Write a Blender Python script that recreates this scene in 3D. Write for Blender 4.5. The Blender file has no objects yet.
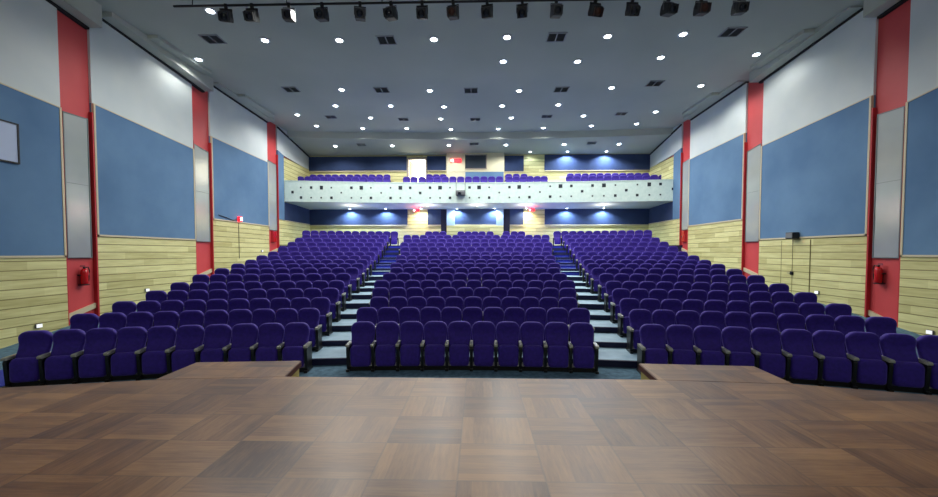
import bpy, bmesh, math, random
from mathutils import Vector, Matrix
random.seed(7)
SC = bpy.context.scene
COL = SC.collection
PI = math.pi

# ------------------------------------------------------------------ materials
def lin(c):
    out = []
    for v in c:
        v = v / 255.0
        out.append(v / 12.92 if v <= 0.04045 else ((v + 0.055) / 1.055) ** 2.4)
    return tuple(out) + (1.0,)

def mat(name, rgb, rough=0.6, metal=0.0, sheen=0.0, coat=0.0, spec=0.5, emit=None, estr=0.0):
    m = bpy.data.materials.new(name); m.use_nodes = True
    b = m.node_tree.nodes['Principled BSDF']
    b.inputs['Base Color'].default_value = lin(rgb)
    b.inputs['Roughness'].default_value = rough
    b.inputs['Metallic'].default_value = metal
    b.inputs['Specular IOR Level'].default_value = spec
    if sheen:
        b.inputs['Sheen Weight'].default_value = sheen
        b.inputs['Sheen Roughness'].default_value = 0.4
        b.inputs['Sheen Tint'].default_value = lin((170, 150, 255))
    if coat:
        b.inputs['Coat Weight'].default_value = coat
        b.inputs['Coat Roughness'].default_value = 0.15
    if emit:
        b.inputs['Emission Color'].default_value = lin(emit)
        b.inputs['Emission Strength'].default_value = estr
    return m

def nodes(m):
    return m.node_tree.nodes, m.node_tree.links, m.node_tree.nodes['Principled BSDF']

def add_noise(m, rgb1, rgb2, scale=3.0, detail=3.0, stretch=(1, 1, 1), bump=0.0, lo=0.3, hi=0.7):
    N, L, b = nodes(m)
    g = N.new('ShaderNodeNewGeometry')
    mp = N.new('ShaderNodeMapping'); mp.inputs['Scale'].default_value = stretch
    L.new(g.outputs['Position'], mp.inputs['Vector'])
    n = N.new('ShaderNodeTexNoise'); n.inputs['Scale'].default_value = scale; n.inputs['Detail'].default_value = detail
    L.new(mp.outputs[0], n.inputs['Vector'])
    r = N.new('ShaderNodeValToRGB')
    r.color_ramp.elements[0].color = lin(rgb1); r.color_ramp.elements[1].color = lin(rgb2)
    r.color_ramp.elements[0].position = lo; r.color_ramp.elements[1].position = hi
    L.new(n.outputs['Fac'], r.inputs['Fac']); L.new(r.outputs['Color'], b.inputs['Base Color'])
    if bump:
        bp = N.new('ShaderNodeBump'); bp.inputs['Strength'].default_value = bump; bp.inputs['Distance'].default_value = 0.01
        L.new(n.outputs['Fac'], bp.inputs['Height']); L.new(bp.outputs[0], b.inputs['Normal'])
    return m

def math_node(N, L, op, a, b=None):
    n = N.new('ShaderNodeMath'); n.operation = op
    for i, v in enumerate((a, b)):
        if v is None: continue
        if isinstance(v, (int, float)): n.inputs[i].default_value = v
        else: L.new(v, n.inputs[i])
    return n.outputs[0]

def plank_material():
    """pale yellow horizontal boards with dark joints"""
    m = mat('pale_wood_boards', (205, 200, 150), 0.55)
    N, L, b = nodes(m)
    g = N.new('ShaderNodeNewGeometry'); s = N.new('ShaderNodeSeparateXYZ'); L.new(g.outputs['Position'], s.inputs[0])
    zc = math_node(N, L, 'DIVIDE', s.outputs['Z'], 0.262)
    fr = math_node(N, L, 'FRACT', zc)
    joint = math_node(N, L, 'LESS_THAN', fr, 0.10)
    fl = math_node(N, L, 'FLOOR', zc)
    # board ends: pieces 2.2 m long, staggered
    along = math_node(N, L, 'ADD', s.outputs['Y'], s.outputs['X'])
    off = math_node(N, L, 'MULTIPLY', fl, 0.77)
    seg = math_node(N, L, 'FLOOR', math_node(N, L, 'DIVIDE', math_node(N, L, 'ADD', along, off), 1.9))
    cmb = N.new('ShaderNodeCombineXYZ'); L.new(fl, cmb.inputs[0]); L.new(seg, cmb.inputs[1])
    wn = N.new('ShaderNodeTexWhiteNoise'); L.new(cmb.outputs[0], wn.inputs['Vector'])
    mp = N.new('ShaderNodeMapping'); mp.inputs['Scale'].default_value = (0.8, 0.8, 9.0)
    L.new(g.outputs['Position'], mp.inputs['Vector'])
    n = N.new('ShaderNodeTexNoise'); n.inputs['Scale'].default_value = 1.6; n.inputs['Detail'].default_value = 5
    L.new(mp.outputs[0], n.inputs['Vector'])
    mixv = math_node(N, L, 'ADD', math_node(N, L, 'MULTIPLY', wn.outputs['Value'], 0.35), math_node(N, L, 'MULTIPLY', n.outputs['Fac'], 0.75))
    r = N.new('ShaderNodeValToRGB'); L.new(mixv, r.inputs['Fac'])
    e = r.color_ramp.elements
    e[0].position = 0.25; e[0].color = lin((184, 176, 116)); e[1].position = 0.8; e[1].color = lin((230, 225, 164))
    mx = N.new('ShaderNodeMix'); mx.data_type = 'RGBA'
    L.new(joint, mx.inputs['Factor']); L.new(r.outputs['Color'], mx.inputs['A']); mx.inputs['B'].default_value = lin((132, 122, 70))
    L.new(mx.outputs['Result'], b.inputs['Base Color'])
    bp = N.new('ShaderNodeBump'); bp.invert = True; bp.inputs['Strength'].default_value = 0.6; bp.inputs['Distance'].default_value = 0.02
    L.new(joint, bp.inputs['Height']); L.new(bp.outputs[0], b.inputs['Normal'])
    return m

def parquet_material():
    m = mat('stage_parquet', (130, 95, 62), 0.38)
    N, L, b = nodes(m)
    g = N.new('ShaderNodeNewGeometry'); s = N.new('ShaderNodeSeparateXYZ'); L.new(g.outputs['Position'], s.inputs[0])
    u = math_node(N, L, 'DIVIDE', math_node(N, L, 'ADD', s.outputs['X'], 0.145 + 0.61 * 40), 0.61)
    v = math_node(N, L, 'DIVIDE', math_node(N, L, 'ADD', s.outputs['Y'], -3.07 + 0.507 * 40), 0.507)
    fu = math_node(N, L, 'FLOOR', u); fv = math_node(N, L, 'FLOOR', v)
    ru = math_node(N, L, 'FRACT', u); rv = math_node(N, L, 'FRACT', v)
    par = math_node(N, L, 'MODULO', math_node(N, L, 'ADD', fu, fv), 2.0)
    def mixv(f, a, c):
        n = N.new('ShaderNodeMix'); L.new(f, n.inputs['Factor'])
        for k, q in (('A', a), ('B', c)):
            if isinstance(q, float): n.inputs[k].default_value = q
            else: L.new(q, n.inputs[k])
        return n.outputs['Result']
    across = mixv(par, ru, rv)      # coordinate across the strips
    along = mixv(par, rv, ru)
    strip = math_node(N, L, 'FLOOR', math_node(N, L, 'MULTIPLY', across, 6.0))
    c1 = N.new('ShaderNodeCombineXYZ'); L.new(fu, c1.inputs[0]); L.new(fv, c1.inputs[1])
    w1 = N.new('ShaderNodeTexWhiteNoise'); L.new(c1.outputs[0], w1.inputs['Vector'])
    c2 = N.new('ShaderNodeCombineXYZ'); L.new(fu, c2.inputs[0]); L.new(fv, c2.inputs[1]); L.new(strip, c2.inputs[2])
    w2 = N.new('ShaderNodeTexWhiteNoise'); L.new(c2.outputs[0], w2.inputs['Vector'])
    # grain runs along the strip
    c3 = N.new('ShaderNodeCombineXYZ')
    L.new(math_node(N, L, 'MULTIPLY', across, 12.0), c3.inputs[0]); L.new(math_node(N, L, 'MULTIPLY', along, 1.2), c3.inputs[1])
    L.new(math_node(N, L, 'ADD', math_node(N, L, 'MULTIPLY', fu, 3.1), math_node(N, L, 'MULTIPLY', fv, 5.3)), c3.inputs[2])
    gn = N.new('ShaderNodeTexNoise'); gn.inputs['Scale'].default_value = 1.8; gn.inputs['Detail'].default_value = 7; gn.inputs['Roughness'].default_value = .65; L.new(c3.outputs[0], gn.inputs['Vector'])
    bn = N.new('ShaderNodeTexNoise'); bn.inputs['Scale'].default_value = 1.3; bn.inputs['Detail'].default_value = 6; L.new(g.outputs['Position'], bn.inputs['Vector'])
    t = math_node(N, L, 'ADD', math_node(N, L, 'MULTIPLY', w1.outputs['Value'], 0.14), math_node(N, L, 'MULTIPLY', w2.outputs['Value'], 0.14))
    t = math_node(N, L, 'ADD', t, math_node(N, L, 'MULTIPLY', gn.outputs['Fac'], 0.42))
    t = math_node(N, L, 'ADD', t, math_node(N, L, 'MULTIPLY', bn.outputs['Fac'], 0.50))
    r = N.new('ShaderNodeValToRGB'); L.new(t, r.inputs['Fac'])
    e = r.color_ramp.elements
    e[0].position = 0.38; e[0].color = lin(STAGE[0]); e[1].position = 0.82; e[1].color = lin(STAGE[2])
    k = r.color_ramp.elements.new(0.58); k.color = lin(STAGE[1])
    eu = math_node(N, L, 'LESS_THAN', math_node(N, L, 'MINIMUM', ru, math_node(N, L, 'SUBTRACT', 1.0, ru)), 0.012)
    ev = math_node(N, L, 'LESS_THAN', math_node(N, L, 'MINIMUM', rv, math_node(N, L, 'SUBTRACT', 1.0, rv)), 0.014)
    jt = math_node(N, L, 'MULTIPLY', math_node(N, L, 'MAXIMUM', eu, ev), 0.32)
    mx = N.new('ShaderNodeMix'); mx.data_type = 'RGBA'
    L.new(jt, mx.inputs['Factor']); L.new(r.outputs['Color'], mx.inputs['A']); mx.inputs['B'].default_value = lin((58, 48, 42))
    L.new(mx.outputs['Result'], b.inputs['Base Color'])
    rr = N.new('ShaderNodeMapRange'); L.new(bn.outputs['Fac'], rr.inputs['Value'])
    rr.inputs['To Min'].default_value = 0.24; rr.inputs['To Max'].default_value = 0.42
    L.new(rr.outputs[0], b.inputs['Roughness'])
    return m

STAGE = ((78, 48, 30), (128, 88, 54), (172, 126, 78))
M = {}
M['boards'] = plank_material()
M['parquet'] = parquet_material()
M['red'] = add_noise(mat('red_wall_paint', (206, 70, 74), 0.5), (198, 66, 70), (212, 78, 80), 0.7)
M['red_dark'] = mat('red_shaded_edge_and_box', (186, 44, 50), 0.5)  # darker red puts shade into the recess edges; hose boxes share it
M['white_wall'] = add_noise(mat('white_wall_paint', (205, 212, 212), 0.8), (196, 206, 208), (214, 220, 218), 0.5)
M['blue'] = add_noise(mat('blue_acoustic_fabric', (84, 114, 150), 0.9), (84, 118, 154), (102, 136, 170), 0.6, 4)
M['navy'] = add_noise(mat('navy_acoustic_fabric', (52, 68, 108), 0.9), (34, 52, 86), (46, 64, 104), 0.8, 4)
M['cream'] = mat('cream_trim', (206, 192, 160), 0.5)
M['cream_wall'] = mat('cream_wall_paint', (214, 208, 178), 0.7)
M['pale_blue'] = mat('pale_blue_paint', (150, 172, 200), 0.7)
M['mirror'] = add_noise(mat('grey_reflective_panel', (176, 182, 180), 0.18, metal=0.25), (164, 172, 170), (188, 192, 188), 0.5)
M['grey_trim'] = mat('grey_metal_trim', (120, 124, 124), 0.35, metal=0.5)
M['ceiling'] = add_noise(mat('ceiling_paint', (204, 204, 200), 0.85), (166, 172, 164), (178, 183, 174), 0.25)
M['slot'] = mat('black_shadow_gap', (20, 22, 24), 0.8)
M['carpet'] = add_noise(mat('slate_blue_carpet', (70, 100, 120), 0.95), (58, 88, 108), (92, 126, 146), 8)
M['tread'] = add_noise(mat('pale_blue_tread', (164, 192, 206), 0.6), (134, 166, 186), (158, 188, 206), 3)
M['riser'] = mat('navy_riser', (14, 20, 62), 0.7)
M['blue_carpet'] = mat('bright_blue_carpet', (40, 52, 160), 0.8)
M['blue_tread'] = mat('pale_blue_step_edge', (96, 116, 214), 0.7)
M['fabric'] = add_noise(mat('purple_seat_fabric', (46, 20, 118), 0.8, sheen=0.7), (40, 17, 120), (52, 24, 142), 14, 3)
M['shell'] = mat('black_seat_shell', (18, 16, 26), 0.5)
M['frame_metal'] = mat('black_seat_frame', (14, 14, 18), 0.4)
M['arm'] = mat('grey_armrest', (158, 158, 144), 0.3, coat=0.4)
M['deck_edge'] = mat('dark_stage_edge', (92, 52, 36), 0.5)
M['joint'] = mat('brown_board_joint', (120, 110, 70), 0.7)
M['dark_flank'] = mat('dark_navy_strip', (26, 32, 56), 0.9)
M['ply'] = mat('pale_ply', (188, 170, 96), 0.6)
M['parapet'] = add_noise(mat('white_parapet', (212, 226, 222), 0.7), (200, 222, 214), (214, 232, 224), 6)
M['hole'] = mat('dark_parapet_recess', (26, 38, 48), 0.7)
M['soffit'] = mat('grey_soffit', (200, 204, 200), 0.8)
M['black'] = mat('black_plastic', (16, 16, 18), 0.45)
M['housing'] = mat('black_lamp_housing', (30, 31, 35), 0.5)
M['silver'] = mat('silver_metal', (104, 106, 110), 0.5, metal=0.5)
M['amber'] = mat('amber_gel', (66, 32, 16), 0.5)
M['dark_glass'] = mat('dark_lens', (30, 34, 44), 0.1)
M['lamp'] = mat('lamp_glow', (255, 255, 255), 0.5, emit=(236, 248, 255), estr=14.0)
M['ring'] = mat('white_lamp_ring', (200, 204, 206), 0.4)
M['vent'] = mat('dark_vent', (112, 116, 120), 0.6)
M['vent_back'] = mat('dark_vent_depth', (58, 62, 66), 0.7)
M['vent_frame'] = mat('grey_vent_frame', (140, 144, 148), 0.5)
M['exit'] = mat('red_lit_sign', (220, 20, 30), 0.4, emit=(255, 24, 36), estr=3.0)
M['white_glow'] = mat('white_lit_spot', (255, 255, 255), 0.4, emit=(255, 255, 255), estr=5.0)
M['extinguisher'] = mat('red_cylinder_paint', (190, 12, 20), 0.25, coat=0.4)
M['board'] = mat('pale_board', (176, 190, 216), 0.4)
M['window_dark'] = mat('dark_booth_glass', (58, 66, 76), 0.15)
M['daylight'] = mat('daylight_beyond_door', (255, 255, 255), 0.5, emit=(255, 246, 226), estr=6.0)
M['steplight'] = mat('white_wall_light', (235, 238, 240), 0.5, emit=(255, 255, 255), estr=0.5)
M['door_frame'] = mat('grey_door_frame', (150, 140, 132), 0.5)

# ------------------------------------------------------------------ mesh helpers
class MB:
    def __init__(self): self.v = []; self.f = []; self.m = []; self.mats = []; self.smooth = []
    def mi(self, m):
        if m not in self.mats: self.mats.append(m)
        return self.mats.index(m)
    def add(self, verts, faces, m, smooth=False):
        o = len(self.v); i = self.mi(m)
        self.v += [tuple(p) for p in verts]
        for f in faces: self.f.append(tuple(o + k for k in f)); self.m.append(i); self.smooth.append(smooth)
        return self
    def box(self, x0, x1, y0, y1, z0, z1, m, T=None):
        vs = [Vector(p) for p in ((x0,y0,z0),(x1,y0,z0),(x1,y1,z0),(x0,y1,z0),(x0,y0,z1),(x1,y0,z1),(x1,y1,z1),(x0,y1,z1))]
        if T is not None: vs = [T @ p for p in vs]
        return self.add(vs, [(0,3,2,1),(4,5,6,7),(0,1,5,4),(1,2,6,5),(2,3,7,6),(3,0,4,7)], m)
    def prism(self, poly, axis, a0, a1, m):
        """poly: 2D points. axis 'x': (y,z); 'z': (x,y); 'y': (x,z)"""
        def P(p, a):
            return {'x': (a, p[0], p[1]), 'z': (p[0], p[1], a), 'y': (p[0], a, p[1])}[axis]
        n = len(poly)
        vs = [P(p, a0) for p in poly] + [P(p, a1) for p in poly]
        fs = [tuple(range(n))[::-1], tuple(range(n, 2 * n))] + [(i, (i + 1) % n, n + (i + 1) % n, n + i) for i in range(n)]
        return self.add(vs, fs, m)
    def lathe(self, prof, m, c=(0,0,0), axis='z', n=20, smooth=True):
        vs = []; fs = []
        for r, h in prof:
            for i in range(n):
                a = 2 * PI * i / n; p = (r * math.cos(a), r * math.sin(a), h)
                if axis == 'x': p = (p[2], p[0], p[1])
                if axis == 'y': p = (p[0], p[2], p[1])
                vs.append((c[0] + p[0], c[1] + p[1], c[2] + p[2]))
        for j in range(len(prof) - 1):
            for i in range(n):
                fs.append((j * n + i, j * n + (i + 1) % n, (j + 1) * n + (i + 1) % n, (j + 1) * n + i))
        fs.append(tuple(range(n))[::-1]); fs.append(tuple((len(prof) - 1) * n + i for i in range(n)))
        return self.add(vs, fs, m, smooth)
    def tube(self, pts, r, m, n=8):
        pts = [Vector(p) for p in pts]; vs = []; fs = []
        for i, p in enumerate(pts):
            d = (pts[min(i + 1, len(pts) - 1)] - pts[max(i - 1, 0)]).normalized()
            a = d.cross(Vector((0, 0, 1)))
            if a.length < 1e-3: a = d.cross(Vector((1, 0, 0)))
            a.normalize(); b = d.cross(a)
            for k in range(n):
                t = 2 * PI * k / n; vs.append(p + a * r * math.cos(t) + b * r * math.sin(t))
        for i in range(len(pts) - 1):
            for k in range(n): fs.append((i * n + k, i * n + (k + 1) % n, (i + 1) * n + (k + 1) % n, (i + 1) * n + k))
        fs.append(tuple(range(n))[::-1]); fs.append(tuple((len(pts) - 1) * n + k for k in range(n)))
        return self.add(vs, fs, m, True)
    def merge(self, other, T):
        o = len(self.v)
        self.v += [tuple(T @ Vector(p)) for p in other.v]
        mp = [self.mi(m) for m in other.mats]
        for f, m, s in zip(other.f, other.m, other.smooth):
            self.f.append(tuple(o + k for k in f)); self.m.append(mp[m]); self.smooth.append(s)
    def data(self, name, fix=True):
        me = bpy.data.meshes.new(name); me.from_pydata(self.v, [], self.f)
        for m in self.mats: me.materials.append(m)
        me.polygons.foreach_set('material_index', self.m); me.polygons.foreach_set('use_smooth', self.smooth)
        if fix:
            bm = bmesh.new(); bm.from_mesh(me); bmesh.ops.recalc_face_normals(bm, faces=bm.faces); bm.to_mesh(me); bm.free()
        me.update(); return me
    def build(self, name, parent=None, loc=None, bevel=0.0, fix=True):
        o = bpy.data.objects.new(name, self.data(name, fix)); COL.objects.link(o)
        if parent is not None: o.parent = parent
        if loc is not None: o.location = loc
        if bevel:
            b = o.modifiers.new('bevel', 'BEVEL'); b.width = bevel; b.segments = 2; b.limit_method = 'ANGLE'
        return o

def tag(o, label=None, cat=None, group=None, kind=None):
    if label: o['label'] = label
    if cat: o['category'] = cat
    if group: o['group'] = group
    if kind: o['kind'] = kind
    return o
def empty(name, loc=(0,0,0), rz=0.0):
    o = bpy.data.objects.new(name, None); o.empty_display_size = 0.1; COL.objects.link(o)
    o.location = loc; o.rotation_euler = (0, 0, rz); return o
def struct(mb, name, fix=True): return tag(mb.build(name, fix=fix), kind='structure')
def copy_tree(o, parent=None):
    c = o.copy(); COL.objects.link(c)
    if parent is not None: c.parent = parent
    for ch in list(o.children): copy_tree(ch, c)
    return c
ORD = ['first','second','third','fourth','fifth','sixth','seventh','eighth','ninth','tenth','eleventh','twelfth','thirteenth','fourteenth','fifteenth','sixteenth','seventeenth','eighteenth']

# ------------------------------------------------------------------ layout numbers (metres)
WL, WR, YB, YS = -13.02, 12.88, 28.94, -9.0
CEIL = 10.8
CX, CY0 = -0.15, 8.71 - 31.0            # centre of the curved rows
PITCH = 1.233
FZ = [0, .15, .28, .44, .59, .78, .95, 1.10, 1.25, 1.44, 1.63, 1.92, 2.20, 2.49, 2.77, 3.08]
def arc_y(x, R): return CY0 + math.sqrt(R * R - (x - CX) ** 2)

# ------------------------------------------------------------------ floor with curved terraces
fl = MB()
OUTER = [9.25, 9.5, 9.8, 10.05, 10.3, 10.5, 10.55, 10.7, 10.9, 11.1, 11.3, 11.5, 11.6, 11.8, 12.0, 13.1]
def terr_y(x, k): return min(arc_y(x, 31 + PITCH * (k - 1) + 0.15), YB + 0.1)
def xs_for(k):
    a, b = max(WL - .1, -OUTER[k]), min(WR + .1, OUTER[k] - .25 if k < 15 else 13.2)
    return [a + (b - a) * i / 32 for i in range(33)]
XS0 = [WL - .1 + (WR - WL + .2) * i / 32 for i in range(33)]
for i in range(32):
    a, b = XS0[i], XS0[i + 1]
    fl.add([(a, 3.0, 0), (b, 3.0, 0), (b, 9.8, 0), (a, 9.8, 0)], [(0, 1, 2, 3)], M['carpet'])
for k in range(1, 16):
    XS = xs_for(k); tm = M['tread'] if k < 11 else M['blue_tread']; rm = M['riser'] if k < 10 else M['blue_carpet']
    def back_y(x): return terr_y(x, k + 1) if k < 15 else YB + .1
    for i in range(32):
        a, b = XS[i], XS[i + 1]; y0a, y0b, y1a, y1b = terr_y(a, k), terr_y(b, k), back_y(a), back_y(b)
        if k > 9 and not 3.6 < abs((a + b) / 2) < 7.2: tm, rm = (M['carpet'], M['riser'])
        elif k > 9: tm, rm = (M['blue_tread'] if k > 10 else M['tread'], M['blue_carpet'])
        fl.add([(a, y0a, FZ[k]), (b, y0b, FZ[k]), (b, y1b, FZ[k]), (a, y1a, FZ[k])], [(0, 1, 2, 3)], tm)
        fl.add([(a, y0a, FZ[k - 1] - .05), (b, y0b, FZ[k - 1] - .05), (b, y0b, FZ[k]), (a, y0a, FZ[k])], [(0, 1, 2, 3)], rm)
        fl.add([(a, y0a - .02, FZ[k] - .03), (b, y0b - .02, FZ[k] - .03), (b, y0b - .02, FZ[k] + .006), (a, y0a - .02, FZ[k] + .006),
                (a, y0a + .05, FZ[k] + .006), (b, y0b + .05, FZ[k] + .006)], [(0, 1, 2, 3), (3, 2, 5, 4)], M['riser'])
    for x in (XS[0], XS[-1]):
        fl.add([(x, terr_y(x, k), -.1), (x, back_y(x), -.1), (x, back_y(x), FZ[k]), (x, terr_y(x, k), FZ[k])], [(0, 1, 2, 3)], M['riser'])
HC = [10, 11, 11, 12, 13, 13, 13, 14, 14, 15, 15, 16, 17, 17, 18, 18]
for k in range(11, 16):          # half steps of the aisles between the tall rear terraces
    for a, b in ((-5.9 - .05 * k, -.15 - HC[k] * .275 - .02), (-.15 + HC[k] * .275 + .06, 5.3 + .05 * k)):
        za, zb = FZ[k - 1], (FZ[k - 1] + FZ[k]) / 2; ya, yb = terr_y(a, k), terr_y(b, k)
        fl.add([(a, ya - .5, za), (b, yb - .5, za), (b, yb - .5, zb), (a, ya - .5, zb), (a, ya, zb), (b, yb, zb), (a, ya, za), (b, yb, za)],
               [(0, 1, 2, 3), (0, 3, 4, 6), (1, 7, 5, 2)], M['riser'])
        fl.add([(a, ya - .5, zb), (b, yb - .5, zb), (b, yb, zb), (a, ya, zb)], [(0, 1, 2, 3)], M['blue_tread'])
def RX(y): return 9.0 + (y - 9.8) * .13
RAMP = [(9.8, 0), (12.3, .42), (17.2, 1.12), (19.8, 1.48), (23, 2.15), (25.5, 2.6), (YB + .1, 3.0)]
for (y0, z0), (y1, z1) in zip(RAMP[:-1], RAMP[1:]):
    for a, b in ((WL - .1, -RX(y0)), (RX(y0), WR + .1)):
        fl.add([(a, y0, z0), (b, y0, z0), (b, y1, z1), (a, y1, z1)], [(0, 1, 2, 3)], M['carpet'])
fl.add([(WL - .1, YS, 0), (WR + .1, YS, 0), (WR + .1, 3.0, 0), (WL - .1, 3.0, 0)], [(0, 1, 2, 3)], M['carpet'])
struct(fl, 'floor', fix=False)

# ------------------------------------------------------------------ stage
st = empty('stage', (0, 4.7, 0)); tag(st, 'raised parquet stage with two forward extensions in the foreground', 'stage')
outline = [(-13, YS + .1), (12.5, YS + .1), (12.5, 2.2), (9.0, 3.1), (7.0, 3.72), (5.03, 4.25), (3.78, 4.55),
           (3.78, 4.72), (2.15, 4.72), (2.1, 4.70), (-2.45, 4.70), (-2.5, 4.72), (-3.95, 4.62), (-3.95, 4.55), (-5.54, 4.23), (-7.5, 3.7), (-9.5, 3.1), (-12.6, 1.9)]
outline = [(-12.6, YS + .1), (12.5, YS + .1), (12.5, 1.9), (9.0, 3.05), (7.0, 3.68), (5.03, 4.25), (3.78, 4.58), (2.1, 4.70), (-2.45, 4.70), (-3.97, 4.55), (-5.54, 4.23), (-7.5, 3.7), (-9.5, 3.05), (-12.6, 1.9)]
d = MB(); d.prism(outline, 'z', 0.99, 1.05, M['parquet']); od = d.build('deck', st, (0, -4.7, 0))
f = MB(); ins = [(x * 0.995, y - .04) for x, y in outline]; f.prism(ins, 'z', 0.0, 0.99, M['ply']); f.build('fascia', st, (0, -4.7, 0))
e = MB(); pts = outline[2:]
for (x0, y0), (x1, y1) in zip(pts[:-1], pts[1:]):
    dd = Vector((x1 - x0, y1 - y0, 0)); L_ = dd.length; dd.normalize(); nn = Vector((dd.y, -dd.x, 0))
    T = Matrix(((dd.x, nn.x, 0, x0), (dd.y, nn.y, 0, y0), (0, 0, 1, 0), (0, 0, 0, 1)))
    e.box(0, L_, -.012, .0, 0.985, 1.045, M['deck_edge'], T)
e.build('edge_strip', st, (0, -4.7, 0))
for nm, ex in (('stage_extension', [(-3.99, 4.55), (-2.46, 4.70), (-2.58, 5.40), (-4.02, 5.28)]), ('stage_extension', [(2.22, 4.695), (3.76, 4.58), (3.80, 5.29), (2.28, 5.38)])):
    g = MB(); g.prism(ex, 'z', 0.99, 1.052, M['parquet']); x = g.build(nm, st, (0, -4.7, 0)); x['label'] = 'forward platform of the stage'
    g = MB(); cxm = sum(p[0] for p in ex) / 4
    g.prism([(cxm + (p[0] - cxm) * .985, p[1] - .02) for p in ex], 'z', 0.0, 0.99, M['ply']); g.build('ply_side', x)
    g = MB()
    for (x0, y0), (x1, y1) in zip(ex, ex[1:] + ex[:1]):
        dd = Vector((x1 - x0, y1 - y0, 0)); L_ = dd.length; dd.normalize(); nn = Vector((dd.y, -dd.x, 0))
        T = Matrix(((dd.x, nn.x, 0, x0), (dd.y, nn.y, 0, y0), (0, 0, 1, 0), (0, 0, 0, 1)))
        if y0 > 4.8 or y1 > 4.8: g.box(0, L_, 0, .014, 0.97, 1.045, M['deck_edge'], T)
    g.build('edge_strip', x)

# ------------------------------------------------------------------ side walls
# each side: strips (y0,y1), segments with (y0,y1, blue bottom, blue top near, blue top far)
SIDE = {
 'left': dict(X=WL, s=-1, strips=[(11.6, 12.57), (17.09, 18.22), (23.2, 24.35)],
              segs=[(6.6, 11.6, 2.47, 7.45, 7.10), (12.57, 17.09, 3.17, 7.62, 7.32), (18.22, 23.2, 4.22, 8.24, 8.16)]),
 'right': dict(X=WR, s=1, strips=[(11.83, 12.82), (17.65, 18.75), (23.55, 24.5)],
              segs=[(6.6, 11.83, 2.49, 7.95, 7.10), (12.82, 17.65, 3.18, 7.72, 7.42), (18.75, 23.55, 4.19, 8.36, 8.26)]),
}
TH = 0.10
WEDGE = {'left': [(6.0, 12.55, 10.9, 10.06), (12.9, 17.85, 10.64, 10.2), (18.25, 23.2, 10.74, 10.6)],
         'right': [(6.0, 12.76, 10.9, 10.15), (13.2, 17.9, 10.74, 10.36), (18.7, 23.5, 10.76, 10.62)]}
PANELWORD = ['with the pale notice board' , 'between the first and second red strips', 'between the second and third red strips']
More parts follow.
